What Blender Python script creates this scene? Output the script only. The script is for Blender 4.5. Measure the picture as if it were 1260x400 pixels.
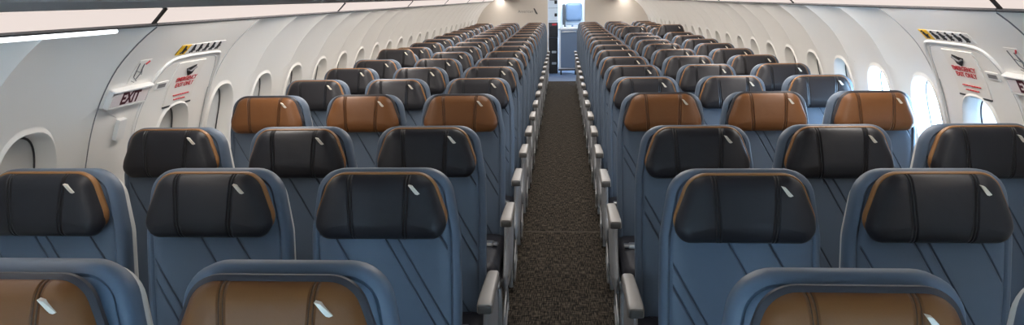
import bpy, bmesh, math, random
from mathutils import Vector, Matrix
from math import sin, cos, pi, sqrt

for o in list(bpy.data.objects): bpy.data.objects.remove(o)
SC = bpy.context.scene
COL = SC.collection
random.seed(4)

# ------------------------------------------------------------------ camera
EYE = 1.675
F_PX, YAW, PITCH, ROLL, CAM_X = 869.6, .074, .2293, -.0195, .0132
fw = Vector((-sin(YAW)*cos(PITCH), cos(YAW)*cos(PITCH), -sin(PITCH)))
rt = Vector((cos(YAW), sin(YAW), 0)); up = rt.cross(fw)
rr = rt*cos(ROLL) + up*sin(ROLL); uu = up*cos(ROLL) - rt*sin(ROLL)
cd = bpy.data.cameras.new('camera'); cam = bpy.data.objects.new('camera', cd); COL.objects.link(cam)
cd.sensor_fit = 'HORIZONTAL'; cd.sensor_width = 36; cd.lens = 36*F_PX/1260
cd.clip_start = .05; cd.clip_end = 200
cam.matrix_world = Matrix(((rr.x, uu.x, -fw.x, CAM_X), (rr.y, uu.y, -fw.y, 0), (rr.z, uu.z, -fw.z, EYE), (0, 0, 0, 1)))
SC.camera = cam
SC.view_settings.view_transform = 'Standard'; SC.view_settings.look = 'None'
SC.view_settings.gamma = 1; SC.view_settings.use_curve_mapping = False
SC.view_settings.exposure = 0.0

# ------------------------------------------------------------------ light
W = bpy.data.worlds.new('daylight'); SC.world = W; W.use_nodes = True
bg = W.node_tree.nodes['Background']; bg.inputs[0].default_value = (.46, .72, 1.0, 1); bg.inputs[1].default_value = 36.0

def area(name, loc, rot, sx, sy, power, color, portal=False, spread=pi):
    l = bpy.data.lights.new(name, 'AREA'); l.shape = 'RECTANGLE'; l.size = sx; l.size_y = sy
    l.energy = power; l.color = color; l.spread = spread
    if portal: l.cycles.is_portal = True
    o = bpy.data.objects.new(name, l); COL.objects.link(o); o.location = loc; o.rotation_euler = rot
    return o
CEIL_W = 24.0
for k in range(7):                                   # the cabin's ceiling lights, one per bin length
    y = 2.0 + 2.0*k
    area('ceiling_lamp', (0, y, 2.12), (0, 0, 0), .9, 1.7, CEIL_W*(.12 if k == 0 else .85 if k == 1 else 1), (1, .94, .88))
for sgn in (-1, 1):                                  # added unseen lamps that strengthen the bin panels' wash on the walls
    for k in range(7):
        y = 1.6 + 2.13*k
        area('added_sidewall_lamp', (sgn*1.28, y, 1.640), (0, sgn*-.18, 0), .12, 2.1, 12.5*(.36 if k == 0 else 1), (1, .93, .87))
area('galley_lamp', (.1, 16.4, 2.1), (0, 0, 0), .8, .8, 60, (.72, .86, 1))

# ------------------------------------------------------------------ materials
def lin(c):
    c = c/255
    return c/12.92 if c <= .04045 else ((c+.055)/1.055)**2.4
def rgb(r, g, b): return (lin(r), lin(g), lin(b), 1)
def mat(name, col, rough=.5, metal=0, emit=None, estr=0, spec=.5):
    m = bpy.data.materials.new(name); m.use_nodes = True
    b = m.node_tree.nodes['Principled BSDF']
    b.inputs['Base Color'].default_value = col; b.inputs['Roughness'].default_value = rough
    b.inputs['Metallic'].default_value = metal; b.inputs['Specular IOR Level'].default_value = spec
    if emit: b.inputs['Emission Color'].default_value = emit; b.inputs['Emission Strength'].default_value = estr
    return m
class NT:
    def __init__(s, m): s.t = m.node_tree; s.b = s.t.nodes['Principled BSDF']
    def n(s, typ, **kw):
        x = s.t.nodes.new(typ)
        for k, v in kw.items(): setattr(x, k, v)
        return x
    def l(s, a, b): s.t.links.new(a, b)
    def math(s, op, a, b=None, clamp=False):
        x = s.n('ShaderNodeMath', operation=op, use_clamp=clamp)
        for i, v in enumerate((a, b)):
            if v is None: continue
            if isinstance(v, (int, float)): x.inputs[i].default_value = v
            else: s.l(v, x.inputs[i])
        return x.outputs[0]

def leather(name, col, seams=(), slope=0.0, rough=.46, width=.0017, xseams=()):
    """leather with fine grain; seams = constants q of the stitched lines x + slope*z = q, in the part's own metres"""
    m = mat(name, col, rough, spec=.32); N = NT(m)
    tc = N.n('ShaderNodeTexCoord'); sp = N.n('ShaderNodeSeparateXYZ'); N.l(tc.outputs['Object'], sp.inputs[0])
    nz = N.n('ShaderNodeTexNoise'); nz.inputs['Scale'].default_value = 320; nz.inputs['Detail'].default_value = 3
    N.l(tc.outputs['Object'], nz.inputs['Vector'])
    nz2 = N.n('ShaderNodeTexNoise'); nz2.inputs['Scale'].default_value = 14; N.l(tc.outputs['Object'], nz2.inputs['Vector'])
    h = N.math('ADD', N.math('MULTIPLY', nz.outputs[0], .00022), N.math('MULTIPLY', nz2.outputs[0], .0022))
    lines = None
    if seams or xseams:
        q = N.math('ADD', sp.outputs['X'], N.math('MULTIPLY', sp.outputs['Z'], slope))
        ds = None
        for c in seams:
            d = N.math('ABSOLUTE', N.math('SUBTRACT', q, c)); ds = d if ds is None else N.math('MINIMUM', ds, d)
        for c, sl in xseams:
            d = N.math('ABSOLUTE', N.math('SUBTRACT', N.math('ADD', sp.outputs['X'], N.math('MULTIPLY', sp.outputs['Z'], sl)), c))
            ds = d if ds is None else N.math('MINIMUM', ds, d)
        wide = N.n('ShaderNodeMapRange', interpolation_type='SMOOTHSTEP'); N.l(ds, wide.inputs[0])
        wide.inputs[1].default_value = 0; wide.inputs[2].default_value = width*3.2; wide.inputs[3].default_value = 0; wide.inputs[4].default_value = 1
        INS = N.math('MULTIPLY', N.math('LESS_THAN', N.math('ABSOLUTE', sp.outputs['X']), .189), N.math('LESS_THAN', sp.outputs['Z'], .70))
        h = N.math('ADD', h, N.math('MULTIPLY', N.math('MAXIMUM', wide.outputs[0], N.math('SUBTRACT', 1.0, INS)), .007))
        thread = N.n('ShaderNodeMapRange'); N.l(ds, thread.inputs[0])
        thread.inputs[1].default_value = width*.45; thread.inputs[2].default_value = width*.75; thread.inputs[3].default_value = 0; thread.inputs[4].default_value = 1
        mx = N.n('ShaderNodeMix', data_type='RGBA'); N.l(N.math('MAXIMUM', thread.outputs[0], N.math('SUBTRACT', 1.0, INS)), mx.inputs[0])
        mx.inputs[6].default_value = (col[0]*.25, col[1]*.25, col[2]*.25, 1); mx.inputs[7].default_value = col
        N.l(mx.outputs[2], N.b.inputs['Base Color'])
    bp = N.n('ShaderNodeBump'); bp.inputs['Strength'].default_value = .9; bp.inputs['Distance'].default_value = 1.0
    N.l(h, bp.inputs['Height']); N.l(bp.outputs[0], N.b.inputs['Normal'])
    return m

BLUE = rgb(87, 100, 116)
SL = .56
M = {}
M['blue'] = [leather('blue_leather_a', BLUE, (.03, .176, .3226, .360, .49), SL),
             leather('blue_leather_b', BLUE, (.056, .091, .28, .39), SL),
             leather('blue_leather_c', BLUE, (.12, .27, .306, .446), SL)]
HS = ((-.078, .07), (-.070, .07), (.078, -.05), (.070, -.05))
M['black'] = leather('black_leather', rgb(36, 35, 39), xseams=HS, width=.0018, rough=.42)
M['tan'] = leather('tan_leather', rgb(108, 68, 34), xseams=HS, width=.0018, rough=.45)
M['tan_plain'] = leather('tan_piping_leather', rgb(142, 99, 56))
M['slate'] = leather('slate_gusset_leather', rgb(50, 48, 52))
M['cushion'] = leather('dark_navy_seat_leather', rgb(36, 37, 45))
M['shell'] = mat('pale_grey_shell_plastic', rgb(206, 205, 200), .4)
M['side'] = mat('grey_side_panel_plastic', rgb(150, 152, 155), .4)
M['arm'] = mat('grey_armrest_plastic', rgb(134, 130, 126), .42)
M['metal'] = mat('silver_metal', rgb(200, 202, 204), .3, 1)
M['alu'] = mat('painted_aluminium', rgb(178, 182, 186), .38, .4)
M['thread'] = mat('white_embroidery', rgb(226, 217, 202), .7)
M['belt'] = mat('black_webbing', rgb(30, 30, 34), .8)
M['white'] = mat('white_plastic', rgb(226, 225, 222), .45)
M['shade'] = mat('pale_window_blind', rgb(214, 213, 209), .6)
def thin_blind():
    m = mat('thin_backlit_blind', rgb(226, 228, 230), .6); t = m.node_tree; b = t.nodes['Principled BSDF']
    tr = t.nodes.new('ShaderNodeBsdfTranslucent'); tr.inputs[0].default_value = (.85, .9, .95, 1); mx = t.nodes.new('ShaderNodeMixShader'); mx.inputs[0].default_value = .4
    t.links.new(b.outputs[0], mx.inputs[1]); t.links.new(tr.outputs[0], mx.inputs[2]); t.links.new(mx.outputs[0], t.nodes['Material Output'].inputs[0])
    return m
M['thin'] = thin_blind()
M['gasket'] = mat('dark_grey_gasket', rgb(70, 70, 72), .6)
M['bin'] = mat('bin_plastic', rgb(158, 146, 138), .55)
M['ceil'] = mat('ceiling_plastic', rgb(216, 212, 206), .6)
M['panel'] = mat('bin_light_diffuser', rgb(46, 43, 42), .5, emit=(1, .87, .81, 1), estr=.84, spec=.05)
M['cove'] = mat('cove_lamp', rgb(240, 240, 240), .5, emit=(.92, .96, 1, 1), estr=2.6)
M['black_plastic'] = mat('black_plastic', rgb(22, 22, 24), .45)
M['dark'] = mat('dark_grey_plastic', rgb(60, 60, 62), .5)
M['red'] = mat('red_print', rgb(190, 46, 52), .6)
M['exitred'] = mat('exit_lettering', rgb(74, 16, 30), .6)
M['ink'] = mat('dark_print', rgb(40, 40, 44), .6)
M['greyink'] = mat('grey_print', rgb(120, 120, 122), .6)
M['yellow'] = mat('yellow_print', rgb(240, 190, 40), .6)
M['signface'] = mat('exit_sign_face', rgb(226, 216, 214), .4)
M['cover'] = mat('warm_white_cover', rgb(230, 226, 219), .45)
M['seam'] = mat('seam_grey', rgb(176, 176, 176), .6)
M['paper'] = mat('white_placard', rgb(228, 226, 224), .5)
M['cart_blue'] = mat('blue_cart_panel', rgb(96, 114, 138), .45)
M['galley_white'] = mat('galley_white', rgb(222, 228, 236), .4)
M['galley_floor'] = mat('galley_vinyl', rgb(96, 112, 140), .4)
M['bulk'] = mat('bulkhead_laminate', rgb(186, 178, 168), .55)

def wallmat():
    m = mat('sidewall_plastic', rgb(232, 229, 223), .36); N = NT(m)
    tc = N.n('ShaderNodeTexCoord'); nz = N.n('ShaderNodeTexNoise'); nz.inputs['Scale'].default_value = 500; nz.inputs['Detail'].default_value = 2
    N.l(tc.outputs['Object'], nz.inputs['Vector'])
    bp = N.n('ShaderNodeBump'); bp.inputs['Strength'].default_value = .25; bp.inputs['Distance'].default_value = .0005
    N.l(nz.outputs[0], bp.inputs['Height']); N.l(bp.outputs[0], N.b.inputs['Normal'])
    return m
M['wall'] = wallmat()

def carpet():
    m = mat('brown_woven_carpet', rgb(70, 64, 58), .95, spec=.1); N = NT(m)
    tc = N.n('ShaderNodeTexCoord')
    def streak(sx, sy, seed):
        mp = N.n('ShaderNodeMapping'); mp.inputs['Scale'].default_value = (sx, sy, 1); mp.inputs['Location'].default_value = (seed, seed, 0)
        N.l(tc.outputs['Object'], mp.inputs[0]); nz = N.n('ShaderNodeTexNoise'); nz.inputs['Scale'].default_value = 1; nz.inputs['Detail'].default_value = 1
        N.l(mp.outputs[0], nz.inputs['Vector']); return nz.outputs[0]
    a = streak(200, 17, 3); b = streak(19, 170, 9); c = streak(3, 3, 20)
    s = N.math('ADD', N.math('MULTIPLY', a, .5), N.math('MULTIPLY', b, .5))
    rp = N.n('ShaderNodeValToRGB'); N.l(s, rp.inputs[0])
    e = rp.color_ramp.elements
    e[0].position = .41; e[0].color = rgb(19, 17, 15); e[1].position = .60; e[1].color = rgb(84, 76, 65)
    k = e.new(.5); k.color = rgb(43, 38, 33)
    sp = N.n('ShaderNodeSeparateXYZ'); N.l(tc.outputs['Object'], sp.inputs[0])
    d = N.math('ABSOLUTE', N.math('SUBTRACT', sp.outputs['Y'], 4.93))
    ln = N.math('LESS_THAN', d, .008)
    mx = N.n('ShaderNodeMix', data_type='RGBA'); N.l(ln, mx.inputs[0]); N.l(rp.outputs[0], mx.inputs[6]); mx.inputs[7].default_value = rgb(80, 74, 67)
    N.l(mx.outputs[2], N.b.inputs['Base Color'])
    bp = N.n('ShaderNodeBump'); bp.inputs['Strength'].default_value = .22; bp.inputs['Distance'].default_value = .004
    N.l(s, bp.inputs['Height']); N.l(bp.outputs[0], N.b.inputs['Normal'])
    return m
M['carpet'] = carpet()

def glass():
    m = bpy.data.materials.new('window_glass'); m.use_nodes = True; t = m.node_tree; t.nodes.clear()
    out = t.nodes.new('ShaderNodeOutputMaterial'); mx = t.nodes.new('ShaderNodeMixShader'); tr = t.nodes.new('ShaderNodeBsdfTransparent')
    gl = t.nodes.new('ShaderNodeBsdfGlossy'); gl.inputs['Roughness'].default_value = .05; tr.inputs[0].default_value = (.95, .97, 1, 1)
    mx.inputs[0].default_value = .06
    t.links.new(tr.outputs[0], mx.inputs[1]); t.links.new(gl.outputs[0], mx.inputs[2]); t.links.new(mx.outputs[0], out.inputs[0])
    return m
M['glass'] = glass()

# ------------------------------------------------------------------ mesh helpers
def mesh(name, verts, faces, m, smooth=True, angle=40):
    me = bpy.data.meshes.new(name); me.from_pydata([tuple(v) for v in verts], [], faces)
    bm = bmesh.new(); bm.from_mesh(me)
    bmesh.ops.remove_doubles(bm, verts=bm.verts, dist=1e-6)
    bmesh.ops.recalc_face_normals(bm, faces=bm.faces)
    if smooth:
        for f in bm.faces: f.smooth = True
        for e in bm.edges:
            if len(e.link_faces) == 2 and e.calc_face_angle(0) > math.radians(angle): e.smooth = False
    bm.to_mesh(me); bm.free(); me.materials.append(m); me.update()
    return me
def link(name, me, parent=None, loc=(0, 0, 0), rot=(0, 0, 0)):
    o = bpy.data.objects.new(name, me); COL.objects.link(o); o.parent = parent; o.location = loc; o.rotation_euler = rot
    return o
def tag(o, label=None, cat=None, group=None, kind=None):
    for k, v in (('label', label), ('category', cat), ('group', group), ('kind', kind)):
        if v: o[k] = v
    return o
def empty(name, loc, rz=0):
    o = bpy.data.objects.new(name, None); COL.objects.link(o); o.location = loc; o.rotation_euler = (0, 0, rz); o.empty_display_size = .1
    return o
def offset_poly(P, d):
    n = len(P); out = []
    for i in range(n):
        a, b, c = Vector(P[i-1]), Vector(P[i]), Vector(P[(i+1) % n])
        d1 = (b-a).normalized(); d2 = (c-b).normalized()
        n1 = Vector((-d1.y, d1.x)); n2 = Vector((-d2.y, d2.x))       # inward for a counter-clockwise polygon
        k = (n1+n2); k = k/max(k.length_squared, 1e-9)*2
        out.append(b + k*d)
    return out
def rounded(P, R, d=0.0, seg=8):
    """counter-clockwise polygon P with corner radii R, inset by d"""
    Q = offset_poly(P, d); n = len(Q); out = []
    for i in range(n):
        a, b, c = Q[i-1], Q[i], Q[(i+1) % n]
        r = max(R[i]-d, .002); u = (a-b); v = (c-b)
        ang = u.angle(v)/2; t = r/math.tan(ang)
        t = min(t, u.length*.49, v.length*.49); r = t*math.tan(ang)
        u.normalize(); v.normalize()
        cen = b + (u+v).normalized()*(r/sin(ang)); p0 = b+u*t-cen; p1 = b+v*t-cen
        a0 = math.atan2(p0.y, p0.x); da = (math.atan2(p1.y, p1.x)-a0 + pi) % (2*pi) - pi
        for k in range(seg+1):
            q = a0+da*k/seg; out.append((cen.x+r*cos(q), cen.y+r*sin(q)))
    return out
def pad(P, R, rings, seg=8, plane='xz', warp=None):
    """stack of inset outlines: rings of (inset, depth), both ends capped"""
    V, Fc = [], []; n = None
    for ring in rings:
        d, y = ring[:2]
        o = rounded(P, R, d, seg); n = len(o)
        if len(ring) > 2:                               # further inside the outline only shrinks about its middle
            cx = sum(q[0] for q in o)/n; cz = sum(q[1] for q in o)/n
            o = [(cx+(a-cx)*ring[2], cz+(b-cz)*ring[2]) for a, b in o]
        for (a, b) in o:
            yy = y + (warp(a, b) if warp else 0)
            V.append((a, yy, b) if plane == 'xz' else ((a, b, yy) if plane == 'xy' else (yy, a, b)))
    for k in range(len(rings)-1):
        for i in range(n):
            j = (i+1) % n; Fc.append((k*n+i, k*n+j, k*n+n+j, k*n+n+i))
    for k in (0, len(rings)-1):
        c = Vector((0, 0, 0))
        for i in range(n): c += Vector(V[k*n+i])
        V.append(tuple(c/n)); ci = len(V)-1
        for i in range(n): Fc.append((k*n+i, k*n+(i+1) % n, ci))
    return V, Fc
def join(*parts):
    V, Fc = [], []
    for v, f in parts:
        b = len(V); V += list(v); Fc += [tuple(i+b for i in q) for q in f]
    return V, Fc
def box(x0, x1, y0, y1, z0, z1, r=.003):
    P = [(x0, z0), (x1, z0), (x1, z1), (x0, z1)]
    return pad(P, [r*2]*4, [(r, y0), (0, y0+r), (0, y1-r), (r, y1)], seg=3)
def tube(path, r, seg=10, caps=True):
    V, Fc = [], []; pts = [Vector(p) for p in path]; n = len(pts); prev = None
    for i, p in enumerate(pts):
        t = (pts[min(i+1, n-1)]-pts[max(i-1, 0)]).normalized()
        a = Vector((1, 0, 0)) if prev is None else prev
        if abs(a.dot(t)) > .95: a = Vector((0, 1, 0))
        a = (a-t*a.dot(t)).normalized(); b = t.cross(a); prev = a
        for k in range(seg): q = 2*pi*k/seg; V.append(p+(a*cos(q)+b*sin(q))*r)
    for i in range(n-1):
        for k in range(seg): j = (k+1) % seg; Fc.append((i*seg+k, i*seg+j, i*seg+seg+j, i*seg+seg+k))
    if caps: Fc += [tuple(range(seg)), tuple((n-1)*seg+k for k in range(seg))]
    return V, Fc
def smooth_path(P, n=8):
    P = [Vector(p) for p in P]; out = []
    for i in range(len(P)-1):
        a, b, c, d = P[max(i-1, 0)], P[i], P[i+1], P[min(i+2, len(P)-1)]
        for k in range(n):
            t = k/n; out.append(.5*((2*b)+(c-a)*t+(2*a-5*b+4*c-d)*t*t+(3*b-a-3*c+d)*t**3))
    out.append(P[-1]); return out
def text(name, body, size, m, parent, loc, rot, extrude=.0004, align='CENTER', matrix=None, shear=0, bold=0):
    c = bpy.data.curves.new(name, 'FONT'); c.body = body; c.size = size; c.extrude = extrude; c.align_x = align; c.align_y = 'CENTER'
    c.shear = shear; c.offset = bold; c.space_line = .95
    c.materials.append(m)
    t = bpy.data.objects.new(name, c); COL.objects.link(t); bpy.context.view_layer.update()
    me = bpy.data.meshes.new_from_object(t.evaluated_get(bpy.context.evaluated_depsgraph_get())); bpy.data.objects.remove(t); bpy.data.curves.remove(c)
    o = bpy.data.objects.new(name, me); COL.objects.link(o); o.parent = parent
    if matrix is not None: o.matrix_local = matrix
    else: o.location = loc; o.rotation_euler = rot
    return o

# ------------------------------------------------------------------ the cabin's shell
Y0, YB = -2.6, 15.2                                     # rear of the cabin behind us, bulkhead
PROF = [(1.74, 0), (1.80, .2), (1.85, .45), (1.87, .7), (1.86, .9), (1.80, 1.128), (1.737, 1.287), (1.65, 1.426), (1.557, 1.521), (1.47, 1.588), (1.38, 1.64)]
def _dense():
    pts = smooth_path([(x, 0, z) for x, z in PROF], 12); return [(p.x, p.z) for p in pts]
DENSE = _dense()
def wx(z):
    for (x0, z0), (x1, z1) in zip(DENSE, DENSE[1:]):
        if z <= z1: return x0+(x1-x0)*(z-z0)/(z1-z0)
    return DENSE[-1][0]
def wn(z):                                              # outward normal (x, z) of the side wall
    e = .01; a, b = max(z-e, 0), min(z+e, 1.64); dx = wx(b)-wx(a); dz = b-a; L = math.hypot(dx, dz)
    return dz/L, -dx/L
def wp(s, y, z, out=0.0):
    n = wn(z); return (s*(wx(z)+n[0]*out), y, z+n[1]*out)
def wframe(s, y, z, out=0.0):
    """matrix on the wall: local x runs along the reading direction, y up the wall, z into the cabin"""
    n = wn(z); nz = Vector((-s*n[0], 0, -n[1])); nx = Vector((0, 1, 0)) if s < 0 else Vector((0, -1, 0))
    ny = nz.cross(nx); p = wp(s, y, z, out)
    return Matrix(((nx.x, ny.x, nz.x, p[0]), (nx.y, ny.y, nz.y, p[1]), (nx.z, ny.z, nz.z, p[2]), (0, 0, 0, 1)))

ZC, RY, RZ = 1.03, .150, .215                           # window centre height, half sizes of the sculpted rim
def oval(a, ry, rz, n=2.7):
    c, s_ = cos(a), sin(a); r = (abs(c/ry)**n+abs(s_/rz)**n)**(-1/n); return r*c, r*s_
def bay(s, ya, yb, yc, scallop=.042, ry=RY, rz=RZ, groove=3, blank=False):
    """one side wall panel between ya and yb with its window at yc"""
    us = [ya, ya+.0035, ya+.010]+[ya+.010+(yb-ya-.020)*k/14 for k in range(1, 14)]+[yb-.010, yb-.0035, yb]
    nu = len(us)
    def disp(y):
        u = (y-ya)/(yb-ya); d = scallop*max(sin(pi*u), 0)**.8
        if (groove & 1 and y-ya < .003) or (groove & 2 and yb-y < .003): d += .007
        return d
    V, Fc = [], []
    def grid(zs):
        b = len(V)
        for z in zs:
            for y in us: V.append(wp(s, y, z, disp(y)))
        for i in range(len(zs)-1):
            for j in range(nu-1): Fc.append((b+i*nu+j, b+i*nu+j+1, b+(i+1)*nu+j+1, b+(i+1)*nu+j))
    zl = [.0, .1, .2, .3, .4, .5, .6, .68, .76]; zm = [.76+.54*k/12 for k in range(13)]; zu = [1.30+.307*k/14 for k in range(15)]
    if blank: grid(zl+zm[1:]+zu[1:]); return V, Fc
    grid(zl); grid(zu)
    per = [(y, .76) for y in us]+[(yb, z) for z in zm[1:]]+[(y, 1.30) for y in us[-2::-1]]+[(ya, z) for z in zm[-2:0:-1]]
    ov = []
    for (y, z) in per:
        a = math.atan2((z-ZC)/.27, (y-yc)/(max(yb-yc, .1))); ov.append(a)
    rings = [('p', 0, 0), ('l', .35, 0), ('l', .65, 0), ('l', .88, 0), ('o', 1.05, -.0), ('o', 1.015, -.006), ('o', .99, -.009), ('o', .96, -.005), ('o', .905, .014), ('o', .855, .034), ('o', .83, .048), ('o', .825, .066)]
    b = len(V); n = len(per)
    for kind, t, off in rings:
        for (y, z), a in zip(per, ov):
            oy, oz = oval(a, ry, rz)
            if kind == 'p': yy, zz, d = y, z, disp(y)
            elif kind == 'l':
                fy, fz = yc+oy*1.04, ZC+oz*1.04; yy, zz = y+(fy-y)*t, z+(fz-z)*t; d = disp(yy)
            else: yy, zz, d = yc+oy*t, ZC+oz*t, disp(yc+oy)+off
            V.append(wp(s, yy, zz, d))
    for k in range(len(rings)-1):
        for i in range(n):
            j = (i+1) % n; Fc.append((b+k*n+i, b+k*n+j, b+(k+1)*n+j, b+(k+1)*n+i))
    return V, Fc

def ovaldisc(s, yc, ry, rz, d0, thick, zcut=None, n=40):
    """oval plate following the wall, ending at zcut when given"""
    V, Fc = [], []
    for d in (d0, d0+thick):
        for f in (1, .6, .25):
            for k in range(n):
                y, z = oval(2*pi*k/n, ry*f, rz*f)
                if zcut is not None: z = zcut+(z+rz)*(rz-zcut)/(2*rz)
                V.append(wp(s, yc+y, ZC+z, d))
    for base, flip in ((0, 0), (3*n, 1)):
        for r in range(2):
            for k in range(n):
                j = (k+1) % n; Fc.append((base+r*n+k, base+r*n+j, base+(r+1)*n+j, base+(r+1)*n+k))
        Fc.append(tuple(base+2*n+k for k in range(n)))
    for k in range(n): j = (k+1) % n; Fc.append((k, j, 3*n+j, 3*n+k))
    return V, Fc
def ovalring(s, yc, ry, rz, d, r, n=48):
    V, Fc = [], []; m = 6
    for k in range(n):
        a = 2*pi*k/n; y, z = oval(a, ry, rz)
        for q in range(m):
            w = 2*pi*q/m; f = 1+r*cos(w)/ry
            V.append(wp(s, yc+y*f, ZC+z*f, d+r*sin(w)))
    for k in range(n):
        for q in range(m): Fc.append((k*m+q, k*m+(q+1) % m, ((k+1) % n)*m+(q+1) % m, ((k+1) % n)*m+q))
    return V, Fc

DOOR_Y, DA, DB = 3.12, 2.52, 3.42
wins = []                                              # (side, y, open share, isdoor)
for s, side in ((-1, 'left'), (1, 'right')):
    parts = [bay(s, 2.52-.28-.28, 2.52, 2.24, groove=2)]
    for k in range(1, 8): parts.append(bay(s, 1.96-.56*k, 2.52-.56*k, 2.24-.56*k, groove=1 if k % 2 else 2))
    ymin = 1.96-.56*7
    first = 3.655; parts.append(bay(s, DB, first+.2665, first, groove=1))
    k = 1; edge = first+.2665
    wins += [(s, 2.24-.56*j, 0) for j in range(0, 5)]
    wins.append((s, first, 1 if s > 0 else 0))
    while edge < 17.5:
        yc = first+.533*k
        parts.append(bay(s, edge, edge+.533, yc, groove=2 if k % 2 else 1))
        if yc < YB-.3: wins.append((s, yc, (1 if k == 1 else .4) if (s > 0 and k < 3) else 0))
        edge += .533; k += 1
    V, Fc = join(*parts)
    tag(link('wall_'+side, mesh('wall_'+side, V, Fc, M['wall'])), kind='structure')
    # emergency exit door panel with its window, hatch and placard
    dv, df = bay(s, DA, DB, DOOR_Y, scallop=.0, ry=.14, rz=.205, groove=3)
    door = tag(link('door_1' if s < 0 else 'door_2', mesh('door', dv, df, M['wall'])), kind='structure')
    wins.append((s, DOOR_Y, 0))
    # raised hatch: rounded outline as a bead on the wall
    hp = [(2.79, 1.0), (2.80, 1.20), (2.825, 1.33), (2.85, 1.40), (2.90, 1.443), (3.0, 1.455), (3.15, 1.455), (3.29, 1.453), (3.345, 1.432), (3.39, 1.36), (3.425-.01, 1.22), (3.415, 1.0)]
    pts = smooth_path([(y, z, 0) for y, z in hp], 6)
    V, Fc = tube([wp(s, p.x, p.y, -.002) for p in pts], .0065, 8)
    link('hatch_rim', mesh('hatch_rim', V, Fc, M['white']), door)
    pts2 = smooth_path([(y+(.016 if y < 3.1 else -.016), z-.018, 0) for y, z in hp], 6)
    V, Fc = tube([wp(s, p.x, p.y, .001) for p in pts2], .003, 6)
    link('hatch_seam', mesh('hatch_seam', V, Fc, M['seam']), door)
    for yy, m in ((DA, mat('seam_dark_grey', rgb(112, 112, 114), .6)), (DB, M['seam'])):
        V, Fc = tube([wp(s, yy, 0.4+1.195*q/40, -.0002) for q in range(41)], .0022, 6)
        link('door_seam', mesh('door_seam', V, Fc, m), door)
    # handle cover panel, its edge shadow painted as a dark strip, and the dark pull opening
    def plate(y0, y1, z0, z1, t, out=0.0, m=None, name='plate', parent=None, skew=0, n=6):
        V, Fc = [], []
        for d in (out+.001, out-t):
            for i in range(n+1):
                for j in range(2):
                    z = z0+(z1-z0)*i/n; y = (y0, y1)[j]+skew*(i/n)
                    V.append(wp(s, y, z, d))
        b = 2*(n+1)
        for i in range(n):
            Fc += [(2*i, 2*i+1, 2*i+3, 2*i+2), (b+2*i, b+2*i+1, b+2*i+3, b+2*i+2), (2*i, 2*i+2, b+2*i+2, b+2*i), (2*i+1, 2*i+3, b+2*i+3, b+2*i+1)]
        Fc += [(0, 1, b+1, b), (2*n, 2*n+1, b+2*n+1, b+2*n)]
        return link(name, mesh(name, V, Fc, m), parent)
    plate(2.995, 3.23, 1.232, 1.425, .004, m=M['cover'], name='handle_cover', parent=door, skew=-.01)
    plate(2.995, 3.235, 1.224, 1.231, .005, m=M['dark'], name='cover_shadow_strip', parent=door)
    hv = []
    poly = [(3.075, 1.395), (3.15, 1.408), (3.155, 1.395), (3.145, 1.368), (3.115, 1.360), (3.095, 1.375)]  # black plate paints the shade inside the pull hole
    V = [wp(s, y, z, -.0065) for y, z in poly]+[wp(s, y, z, .001) for y, z in poly]; n = len(poly)
    link('pull_hole_shade', mesh('pull_hole_shade', V, [tuple(range(n)), tuple(range(n, 2*n))]+[(i, (i+1) % n, n+(i+1) % n, n+i) for i in range(n)], M['black_plastic'], smooth=False), door)
    V, Fc = tube([wp(s, 3.08, 1.392, -.009), wp(s, 3.11, 1.384, -.011), wp(s, 3.15, 1.40, -.009)], .004, 6)
    link('pull_bar', mesh('pull_bar', V, Fc, M['greyink']), door)
    text('warning_lettering', 'EMERGENCY\nEXIT ONLY', .031, M['red'], door, None, None, matrix=wframe(s, 3.115, 1.335, -.0066), bold=.0006)
    L = []                                              # two lines of red small print, too small to read
    for row in range(2):
        for q in range(7-row*2):
            L.append(tube([wp(s, (3.115-.062+row*.015+.020*q) if s < 0 else (3.115+.062-row*.015-.020*q), 1.276-.020*row, -.0064), wp(s, (3.115-.062+row*.015+.020*q+.014) if s < 0 else (3.115+.062-row*.015-.020*q-.014), 1.276-.020*row, -.0064)], .0030, 5))
    link('small_print', mesh('small_print', *join(*L), M['red']), door)
    plate(2.875, 2.965, 1.322, 1.352, .004, m=M['white'], name='latch_plate', parent=door)
    plate(2.890, 2.950, 1.329, 1.345, .005, m=M['greyink'], name='latch_slot', parent=door)
    # pictogram strip above the hatch
    words = 'beside the shaded windows' if s < 0 else 'beside the bright windows'
    strip = plate(2.89, 3.28, 1.466, 1.506, .002, m=M['paper'], name='instruction_placard')
    tag(strip, 'narrow white and yellow exit instruction strip above the hatch '+words, 'sign', 'exit instruction strips')
    nx0 = 2.89 if s < 0 else 3.28; dr = 1 if s < 0 else -1
    plate(*sorted((nx0, nx0+dr*.075)), 1.466, 1.506, .003, m=M['yellow'], name='yellow_field', parent=strip)
    fig = []                                            # little dark figures of the instructions
    for q in range(6):
        yq = nx0+dr*((.115+.058*q) if q < 5 else .037)
        def P(dy, dz): return wp(s, yq+dr*dy, 1.486+dz, -.0032)
        fig = [tube([P(-.004, .012), P(.0, .004), P(.002, -.006)], .0058, 5), tube([P(.0, .004), P(.014+.003*(q % 2), .0), P(.018, -.006+.005*(q % 3))], .004, 5),
                tube([P(.002, -.006), P(-.010, -.013)], .0042, 5), tube([P(.002, -.006), P(.012, -.013)], .0042, 5), tube([P(-.010, .016), P(-.004, .0155)], .0058, 5)]
        link('figure', mesh('figure', *join(*fig), M['ink']), strip)
    # lit EXIT sign on its wedge housing
    y0, y1 = 2.535, 2.825; za, zb = 1.286, 1.366
    mw = wframe(s, (y0+y1)/2, (za+zb)/2, 0); hw, hh = .130, .041
    sign = empty('exit_sign', mw.translation); sign.matrix_world = mw
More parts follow.
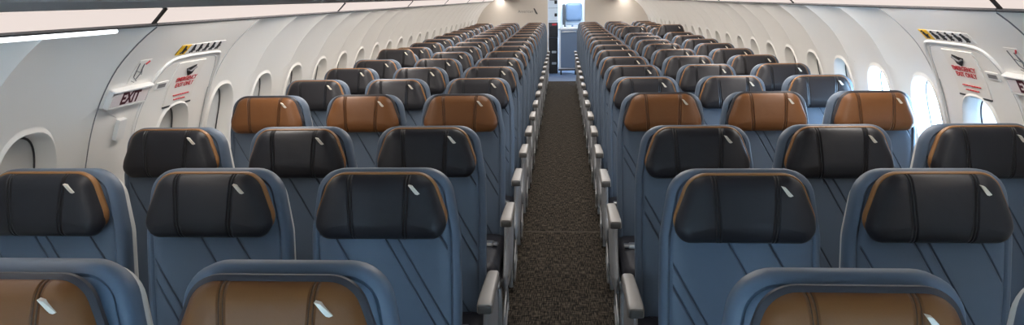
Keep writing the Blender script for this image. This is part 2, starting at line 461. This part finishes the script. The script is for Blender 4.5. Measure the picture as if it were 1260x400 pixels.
    V, Fc = pad([(-hw, -hh), (hw, -hh), (hw, hh), (-hw, hh)], [.008]*4, [(0, -.012), (0, .014), (.003, .019), (.009, .019), (.0095, .016)], seg=4, plane='xy')
    link('housing', mesh('housing', V, Fc, M['white']), sign)
    V, Fc = pad([(-hw+.012, -hh+.012), (hw-.012, -hh+.012), (hw-.012, hh-.012), (-hw+.012, hh-.012)], [.004]*4, [(0, .0155), (0, .0185)], seg=3, plane='xy')
    link('sign_face', mesh('sign_face', V, Fc, M['signface']), sign)
    text('lettering', 'EXIT', .060, M['exitred'], sign, (.0, 0, .019), (0, 0, 0), bold=.002).scale = (1, 1.2, 1)
    V, Fc = box(-hw-.004, hw+.004, -.0, .010, 0, .026); V = [(a, hh-.004+b, c) for a, b, c in V]
    link('top_ledge', mesh('top_ledge', V, Fc, M['white']), sign)
    tag(sign, 'white EXIT sign box with dark red letters on the wall '+words, 'exit sign', 'exit signs')
    # door opening diagram above the sign: thin grey lines and one red arrow
    base = plate(2.645, 2.725, 1.375, 1.465, .0015, m=M['wall'], name='door_diagram')
    L = []
    def D(y, z): return wp(s, (y if s < 0 else 2.645+2.725-y), z, -.0022)
    L += [tube([D(2.655, 1.455), D(2.668, 1.40), D(2.70, 1.382)], .0016, 5), tube([D(2.69, 1.45), D(2.702, 1.41), D(2.69, 1.39)], .0022, 5),
          tube([D(2.66, 1.425), D(2.70, 1.415)], .0014, 5), tube([D(2.665, 1.385), D(2.69, 1.377)], .0014, 5), tube([D(2.695, 1.435), D(2.715, 1.405)], .0014, 5)]
    link('diagram_line', mesh('diagram_line', *join(*L), M['greyink']), base)
    link('red_arrow', mesh('red_arrow', *join(tube([D(2.70, 1.448), D(2.715, 1.460)], .0035, 6)), M['red']), base)
    tag(base, 'small door opening diagram with a red arrow above the EXIT sign '+words, 'sign', 'door opening diagrams')
    sw = plate(2.665, 2.715, 1.150, 1.232, .016, m=M['white'], name='switch_box')
    tag(sw, 'small white box under the EXIT sign on the wall '+words, 'switch box', 'wall boxes')

# windows: gasket, blind, pane
for n, (s, yc, op) in enumerate(wins):
    isd = abs(yc-DOOR_Y) < .01
    ry, rz = (.14*.825, .205*.825) if isd else (RY*.825, RZ*.825)
    dz = .0 if isd else .030
    w = tag(link('window_%d' % (n+1), mesh('gasket', *ovalring(s, yc, ry*.995, rz*.995, dz+.057, .0032), M['gasket'])), kind='structure')
    if op < 1:
        zc = None if op == 0 else rz*(2*op-1)
        link('blind', mesh('blind', *ovaldisc(s, yc, ry*1.04, rz*1.04, dz+.061, .004, zc), M['thin'] if (isd and s > 0) else M['shade']), w)
    if op > 0:
        link('pane', mesh('pane', *ovaldisc(s, yc, ry*1.04, rz*1.04, dz+.067, .004), M['glass']), w)
        area('window_portal', wp(s, yc, ZC, .11), (0, s*pi/2, 0), .46, .36, 1, (1, 1, 1), portal=True)

# floor, ceiling, ends
def slab(name, x0, x1, y0, y1, z0, z1, m, **kw):
    o = link(name, mesh(name, *box(x0, x1, y0, y1, z0, z1, .001), m, smooth=False)); tag(o, kind='structure', **kw); return o
slab('floor', -1.95, 1.95, -2.7, 14.4, -.06, 0, M['carpet'])
slab('floor_galley', -1.95, 1.95, 14.4, 18.0, -.06, 0, M['galley_floor'])
slab('ceiling', -1.95, 1.95, -2.7, 18.0, 2.16, 2.22, M['ceil'])
slab('wall_back', -1.95, 1.95, -2.56, -2.46, 0, 2.2, M['ceil'])
wl = slab('wall_front_left', -1.93, -.295, YB, YB+.06, 0, 2.2, M['bulk'])
wr = slab('wall_front_right', .47, 1.93, YB, YB+.06, 0, 2.2, M['bulk'])
slab('wall_galley', -1.95, 1.95, 17.3, 17.36, 0, 2.2, M['galley_white'])
slab('trim_1', -.302, -.285, YB-.01, YB+.07, 0, 2.2, M['galley_white'])
slab('trim_2', .462, .478, YB-.01, YB+.07, 0, 2.2, M['galley_white'])
# upper side walls behind the bins keep the cabin closed
for s, side in ((-1, 'left'), (1, 'right')):
    slab('wall_upper_'+side, *sorted((s*1.458, s*1.62)), -2.7, 18.0, 1.603, 2.2, M['ceil'])

# the airline's lettering and tail mark on the bulkhead
text('lettering', 'American', .082, M['greyink'], wl, (-.925, YB-.0012, 1.383), (pi/2, 0, 0), align='LEFT')
poly = [(-.600, 1.445), (-.572, 1.445), (-.505, 1.325), (-.540, 1.325), (-.560, 1.352)]
V = [(x, YB-.002, z) for x, z in poly]+[(x, YB+.002, z) for x, z in poly]; n = len(poly)
link('tail_mark', mesh('tail_mark', V, [tuple(range(n)), tuple(range(n, 2*n))]+[(i, (i+1) % n, n+(i+1) % n, n+i) for i in range(n)], M['dark'], smooth=False), wl)

# ------------------------------------------------------------------ overhead bins with lit undersides
BIN_L = 2.13
ordn = ['first', 'second', 'third', 'fourth', 'fifth', 'sixth', 'seventh', 'eighth', 'ninth', 'tenth', 'eleventh', 'twelfth', 'thirteenth', 'fourteenth', 'fifteenth']
for s in (-1, 1):
    side = 'over the shaded windows' if s < 0 else 'over the bright windows'
    for k in range(-1, 7):
        ya = .36+BIN_L*k; yb = min(ya+BIN_L, YB)
        b = empty('overhead_bin', (s*1.1, (ya+yb)/2, 1.66)); L = (yb-ya)/2
        prof = [(1.46, 1.616), (1.455, 1.612), (1.40, 1.664), (1.385, 1.6635), (.84, 1.669), (.80, 1.682), (.775, 1.72), (.755, 1.85), (.79, 2.02), (.90, 2.10), (1.30, 2.12), (1.36, 1.70)]
        V = [(s*(x-1.1), y, z-1.66) for y in (-L+.001, L-.030) for x, z in prof]; n = len(prof)
        Fc = [(i, (i+1) % n, n+(i+1) % n, n+i) for i in range(n)]+[tuple(range(n)), tuple(range(n, 2*n))]
        link('shell', mesh('bin_shell', V, Fc, M['bin'], angle=35), b)
        pr = [(1.450, 1.612), (1.425, 1.637), (1.397, 1.664)]
        pr2 = [(1.446, 1.606), (1.419, 1.632), (1.391, 1.6605)]
        V = [(s*(x-1.1), y, z-1.66) for y in (-L+.006, L-.034) for x, z in pr2+pr[::-1]]; n = 6
        Fc = [(i, (i+1) % n, n+(i+1) % n, n+i) for i in range(n)]+[tuple(range(n)), tuple(range(n, 2*n))]
        link('light_panel', mesh('light_panel', V, Fc, M['panel'], angle=35), b)
        V = [(s*(x-1.1), y, z-1.66) for y in (L-.030, L-.008) for x, z in ((1.444, 1.603), (1.387, 1.659), (1.40, 1.668), (1.452, 1.62))]
        link('end_seal', mesh('end_seal', V, [(0, 1, 2, 3), (4, 5, 6, 7), (0, 1, 5, 4), (1, 2, 6, 5), (2, 3, 7, 6), (3, 0, 4, 7)], M['black_plastic'], smooth=False), b)
        V = [(s*(x-1.1), y, z-1.66) for y in (-L+.002, L-.003) for x, z in ((1.475, 1.612), (1.445, 1.598), (1.438, 1.604), (1.445, 1.618), (1.47, 1.624))]; n = 5
        link('edge_trim', mesh('edge_trim', V, [(i, (i+1) % n, n+(i+1) % n, n+i) for i in range(n)]+[tuple(range(n)), tuple(range(n, 2*n))], M['dark']), b)
        tag(b, ordn[k+1]+' overhead bin from the camera end with lit pinkish underside '+side, 'overhead bin', 'overhead bins')
V, Fc = tube([(-1.462, y, 1.5915) for y in (-1.5, 0, 1, 2.28)], .0075, 8)
tag(link('cove_light', mesh('cove_light', V, Fc, M['cove'])), 'thin bright white light strip between shaded side wall and first overhead bin', 'light')

# ------------------------------------------------------------------ seats
TILT = math.radians(9); PIV = (0, -.12, .43)
BP = [(-.218, 0), (.218, 0), (.224, .42), (.222, .58), (.192, .77), (-.192, .77), (-.222, .58), (-.224, .42)]
BR = [.03, .03, .3, .2, .085, .085, .2, .3]
BACK = [(.03, .034), (.006, .026), (0, .014), (0, -.012), (.003, -.022), (.010, -.030), (.019, -.033), (.0235, -.031), (.0265, -.0275), (.0295, -.031), (.036, -.034), (.036, -.0375, .95), (.036, -.040, .85), (.036, -.0415, .6), (.036, -.042, .3)]
def backmesh(i): return mesh('backrest', *pad(BP, BR, BACK, seg=8), M['blue'][i])
SP = [(-.210, -.03), (.210, -.03), (.216, .42), (.214, .58), (.183, .755), (-.183, .755), (-.214, .58), (-.216, .42)]
SHELL = mesh('back_shell', *pad(SP, BR, [(.05, .075), (.02, .070), (.004, .055), (-.001, .040), (-.001, .022), (.004, .0165), (.02, .016)], seg=8), M['shell'])
HP = [(-.168, 0), (.168, 0), (.192, .035), (.188, .07), (.146, .187), (-.146, .187), (-.188, .07), (-.192, .035)]
HR = [.05, .05, .04, .10, .062, .062, .10, .04]
def hwarp(x, z): return -.016*max(0, 1-z/.14)
def headmesh(m):
    return mesh('headrest', *pad(HP, HR, [(.02, -.030), (.004, -.040), (0, -.052), (.001, -.060), (.006, -.071), (.013, -.079), (.022, -.085), (.034, -.0895), (.034, -.0925, .82), (.034, -.094, .6), (.034, -.095, .3)], seg=8, warp=lambda x, z: hwarp(x, z)), m)
GP = [(-.160, .014), (.160, .014), (.186, .042), (.188, .07), (.146, .187), (-.146, .187), (-.188, .07), (-.186, .042)]
def gusset(m, e=.005):
    return mesh('piping', *pad(GP, HR, [(.012, -.028), (-.002, -.034), (-e, -.042), (-e, -.052), (-.002, -.059), (.006, -.061)], seg=8, warp=lambda x, z: .6*hwarp(x, z)), m)
MESH = dict(back=[backmesh(i) for i in range(3)], head={'black': headmesh(M['black']), 'tan': headmesh(M['tan'])}, pipe={'black': gusset(M['tan_plain']), 'tan': gusset(M['slate'], .009)})
# small embroidered bird-and-tail mark on the headrest
def emblem():
    K = 1.5
    A = [(-.0195, .0177), (-.0124, .016), (-.003, .006), (.0018, .001), (-.005, -.002), (-.0106, .0047)]
    B = [(-.0077, -.0047), (.001, -.0035), (.013, -.0077), (.0207, -.0165), (.010, -.0177), (-.0018, -.0118)]
    out = []
    for P in (A, B):
        n = len(P); V = [(x*K, -.0012, z*K) for x, z in P]+[(x*K, .012, z*K) for x, z in P]
        out.append((V, [tuple(range(n)), tuple(range(n, 2*n))]+[(i, (i+1) % n, n+(i+1) % n, n+i) for i in range(n)]))
    return mesh('emblem', *join(*out), M['thread'], smooth=False)
EMB = emblem()
CUSH = mesh('seat_cushion', *pad([(-.222, -.60), (.222, -.60), (.226, -.16), (.222, -.09), (-.222, -.09), (-.226, -.16)], [.07, .07, .2, .03, .03, .2],
            [(.02, .355), (.004, .365), (0, .385), (0, .435), (.006, .452), (.016, .463), (.032, .470), (.06, .474), (.10, .475)], seg=8, plane='xy'), M['cushion'])
PAN = mesh('seat_frame', *join(box(-.225, .225, -.56, -.08, .335, .358, .004), tube([(-.245, -.44, .325), (.245, -.44, .325)], .02, 12), tube([(-.245, -.16, .325), (.245, -.16, .325)], .02, 12)), M['alu'])
def arm():
    S = [(-.14, .019, .030, .645), (-.16, .023, .036, .650), (-.30, .025, .038, .658), (-.44, .0275, .040, .660), (-.468, .0275, .040, .658), (-.478, .024, .034, .655)]
    V, Fc = [], []; n = None
    for y, hw, th, zt in S:
        o = rounded([(-hw, zt-th), (hw, zt-th), (hw, zt), (-hw, zt)], [.006, .006, .009, .009], 0, 4); n = len(o)
        V += [(a, y, b) for a, b in o]
    for k in range(len(S)-1):
        for i in range(n): j = (i+1) % n; Fc.append((k*n+i, k*n+j, (k+1)*n+j, (k+1)*n+i))
    Fc += [tuple(range(n)), tuple((len(S)-1)*n+i for i in range(n))]
    return mesh('armrest', V, Fc, M['arm'])
ARM = arm()
ARMTIP = mesh('shaded_armrest_end', *pad([(-.0225, .6215), (.0225, .6215), (.0225, .650), (-.0225, .650)], [.006]*4, [(.001, -.470), (0, -.480), (.003, -.482)], seg=3), mat('armrest_end_shade_grey', rgb(86, 84, 82), .5))  # end face darkened to paint the shade between the rows
def side_panel(s):
    P = [(-.33, .622), (-.40, .48), (-.515, .385), (-.49, .30), (-.30, .275), (-.08, .30), (.0, .44), (-.06, .615)][::-1]
    P = P[::-1]
    a = sum(P[i-1][0]*P[i][1]-P[i][0]*P[i-1][1] for i in range(len(P)))
    if a < 0: P = P[::-1]
    V, Fc = pad(P, [.03]*8, [(.012, s*-.011), (0, s*-.006), (0, s*.003), (.012, s*.010), (.05, s*.013), (.09, s*.014)], seg=5, plane='yz')
    return mesh('side_panel', V, Fc, M['side'])
SIDE = {-1: side_panel(-1), 1: side_panel(1)}
def legs(x):
    f = mesh('leg', *tube(smooth_path([(x, -.43, .325), (x, -.455, .20), (x, -.47, .05), (x, -.47, .0)], 6), .013, 10), M['alu'])
    r = mesh('leg', *tube(smooth_path([(x, -.18, .325), (x, -.10, .17), (x, -.05, .03), (x, -.05, .0)], 6), .013, 10), M['alu'])
    return f, r
LEGS = {1: legs(.215), -1: legs(-.215), 0: legs(.0)}
BAR = {k: mesh('luggage_bar', *tube(smooth_path([(k*.225, -.20, .27), (k*.24, -.40, .25), (k*.242, -.50, .20), (k*.242, -.535, .11), (k*.24, -.50, .06), (k*.22, -.05, .05)], 8), .007, 8), M['metal']) for k in (1, -1)}
def belt_meshes():
    P = smooth_path([(.0, -.20, .482), (.05, -.26, .480), (.10, -.30, .479), (.13, -.315, .479)], 6); V, Fc = [], []
    for p in P: V += [(p.x, p.y-.02, p.z-.003), (p.x, p.y+.02, p.z-.003), (p.x, p.y+.02, p.z), (p.x, p.y-.02, p.z)]
    for i in range(len(P)-1):
        for k in range(4): Fc.append((4*i+k, 4*i+(k+1) % 4, 4*i+4+(k+1) % 4, 4*i+4+k))
    Fc += [(0, 1, 2, 3), tuple(4*(len(P)-1)+k for k in range(4))]
    return mesh('seat_belt', V, Fc, M['belt'])
BELT = belt_meshes()
BUCK = mesh('buckle', *join(pad([(-.03, -.024), (.03, -.024), (.03, .024), (-.03, .024)], [.006]*4, [(0, 0), (0, .012), (.004, .017)], seg=4, plane='xy'), pad([(.026, -.018), (.052, -.018), (.052, .018), (.026, .018)], [.004]*4, [(0, .002), (0, .010), (.002, .012)], seg=3, plane='xy')), M['metal'])

ROWS = [1.243, 2.003, 2.704, 3.643]+[3.643+.74*i for i in range(1, 15)]
def row_words(r):
    if r == 0: return 'row nearest of all'
    if r == 1: return 'second row before the exit row'
    if r == 2: return 'row just before the exit row'
    if r == 3: return 'exit row'
    return ordn[r-4]+' row behind the exit row'
RAISE = {(-3, 7): .035, (2, 12): .06, (3, 12): .07}
def seat(c, r):
    s = -1 if c < 0 else 1; a = abs(c)
    y = ROWS[r]+(-.02 if s > 0 else 0); x = .512*c
    hc = 'tan' if r in (0, 3) else 'black'
    e = empty('airplane_seat', (x, y, 0))
    R = (-TILT, 0, 0)
    link('backrest', MESH['back'][{1: 0, 2: 1, 3: 2}[a] if s < 0 else {1: 1, 2: 2, 3: 0}[a]], e, PIV, R)
    link('back_shell', SHELL, e, PIV, R)
    t = .572+RAISE.get((c, r), 0)+random.uniform(-.003, .003)
    hl = Vector(PIV)+Vector((0, t*sin(TILT), t*cos(TILT)))
    if r == 0: hl += Vector((0, -.018, -.005))
    h = link('headrest', MESH['head'][hc], e, hl, R)
    p = link('piping', MESH['pipe'][hc], h); tag(p, 'tan piping' if hc == 'black' else 'dark slate edge')
    em = link('emblem', EMB, h, (.118, -.0915, .132), (.20, 0, 0)); tag(em, 'white embroidered emblem')
    link('seat_cushion', CUSH, e)
    link('seat_frame', PAN, e)
    def armset(k, aisle):
        ar = link('armrest', ARM, e, (k*.256, 0, 0)); link('shaded_armrest_end', ARMTIP, ar)
        link('side_panel', SIDE[k], e, (k*.247, 0, 0))
    if a == 1:
        armset(-s, True)
        for q in LEGS[-s]: link('leg', q, e)
        link('luggage_bar', BAR[-s], e)
    else:
        link('armrest', ARM, e, (-s*.256, 0, 0))
        for q in LEGS[s if a == 3 else 0]: link('leg', q, e)
    if a == 3: link('armrest', ARM, e, (s*.250, 0, 0))
    b = link('seat_belt', BELT, e); b.scale = (-s, 1, 1); tag(link('buckle', BUCK, b, (.15, -.32, .476), (0, 0, random.uniform(-.3, .3))), 'silver buckle')
    col = 'brown' if hc == 'tan' else 'black'
    place = {1: 'aisle', 2: 'middle', 3: 'window'}[a]
    side = 'shaded-window' if s < 0 else 'bright-window'
    if r == 0: lab = 'blue %s seat with brown headrest, first row before the camera, %s side' % (place, side)
    elif (c, r) in RAISE: lab = 'blue %s seat with raised black headrest, %s, %s side' % (place, row_words(r), side)
    else: lab = 'blue %s seat with %s headrest, %s, %s side' % (place, col, row_words(r), side)
    tag(e, lab, 'seat', 'seats with brown headrests' if hc == 'tan' else 'seats with black headrests')
for r in range(len(ROWS)):
    for c in (-3, -2, -1, 1, 2, 3):
        if (r == 0 and abs(c) == 3) or (r == 1 and c == 3): continue
        seat(c, r)

# ------------------------------------------------------------------ galley beyond the aisle
cart = empty('galley_cart', (.135, 15.75, 0))
link('body', mesh('body', *box(-.21, .21, -.2, .30, .12, .985, .008), M['galley_white']), cart)
link('door', mesh('door', *box(-.165, .20, -.222, -.195, .16, .965, .006), M['cart_blue']), cart)
link('top', mesh('top', *box(-.225, .225, -.225, .31, .982, 1.012, .008), M['galley_white']), cart)
link('bumper', mesh('bumper', *box(-.22, .22, -.225, .31, .10, .135, .006), M['dark']), cart)
link('handle', mesh('handle', *tube(smooth_path([(-.12, -.215, .93), (-.12, -.245, .935), (.15, -.245, .935), (.15, -.215, .93)], 5), .007, 8), M['metal']), cart)
for x in (-.16, .16):
    for y in (-.15, .24):
        link('caster', mesh('caster', *join(tube([(x-.014, y, .05), (x+.014, y, .05)], .05, 16), tube([(x, y, .05), (x, y, .115)], .018, 8)), M['black_plastic']), cart)
tag(cart, 'blue fronted galley cart with white top standing at the end of the aisle', 'cart')
for k, (x, y, w, h_) in enumerate(((-.12, 15.72, .05, .06), (.03, 15.75, .06, .05), (.18, 15.72, .05, .055))):
    P = [(-w, -w*.8), (w, -w*.8), (w, w*.8), (-w, w*.8)]
    V, Fc = pad(P, [.015]*4, [(.012, 0), (.004, .004), (0, h_), (.006, h_), (.014, .008)], seg=4, plane='xy')
    tag(link('serving_tray', mesh('serving_tray', V, Fc, M['galley_white']), None, (.135+x-.02, y, 1.012)), ['white tray on the cart top beside the oven unit', 'white tray at the middle of the cart top', 'white tray on the cart top below the folded seat'][k], 'tray', 'trays on the cart')
gu = empty('galley_unit', (-.25, 16.1, 0))
link('upper_cabinet', mesh('upper_cabinet', *box(-.35, .165, -.2, .5, 1.12, 2.1, .006), M['galley_white']), gu)
link('lower_cabinet', mesh('lower_cabinet', *box(-.35, .15, -.19, .5, 0, .78, .006), M['black_plastic']), gu)
ov = link('oven', mesh('oven', *box(-.35, .158, -.21, .5, .785, 1.115, .006), M['dark']), gu)
link('oven_door', mesh('oven_door', *box(-.02, .14, -.225, -.205, .80, 1.04, .005), M['black_plastic']), ov)
link('control_light', mesh('control_light', *box(.03, .13, -.222, -.205, 1.06, 1.10, .004), M['red']), ov)
for z in (1.25, 1.52, 1.90):
    link('latch', mesh('latch', *box(.085, .145, -.222, -.195, z, z+.07, .006), M['black_plastic']), gu)
for z in (1.12, 1.40, 1.66):
    link('shelf_line', mesh('shelf_line', *box(-.05, .16, -.204, -.196, z+.03, z+.038, .001), M['greyink']), gu)
link('label_strip', mesh('label_strip', *box(-.02, .14, -.204, -.196, 1.60, 1.625, .001), M['ink']), gu)
for z in (.2, .45):
    link('cart_latch', mesh('cart_latch', *box(.02, .12, -.2, -.185, z, z+.05, .004), M['metal']), gu)
tag(gu, 'narrow galley unit with white cupboards above a dark oven, past the bulkhead', 'galley unit')
js = empty('jump_seat', (.28, 17.28, 0))
link('back_pad', mesh('back_pad', *pad([(-.19, 1.10), (.19, 1.10), (.19, 1.52), (-.19, 1.52)], [.05]*4, [(.01, .0), (0, -.02), (.004, -.07), (.02, -.085), (.06, -.09)], seg=6), M['cart_blue']), js)
link('frame', mesh('frame', *box(-.27, -.2, -.12, .01, .3, 1.5, .01), M['dark']), js)
link('folded_seat', mesh('folded_seat', *pad([(-.2, .45), (.2, .45), (.2, 1.02), (-.2, 1.02)], [.04]*4, [(.01, .0), (0, -.02), (.006, -.08), (.03, -.09)], seg=5), M['cart_blue']), js)
tag(js, 'folded blue crew seat on the pale galley end wall', 'crew seat')
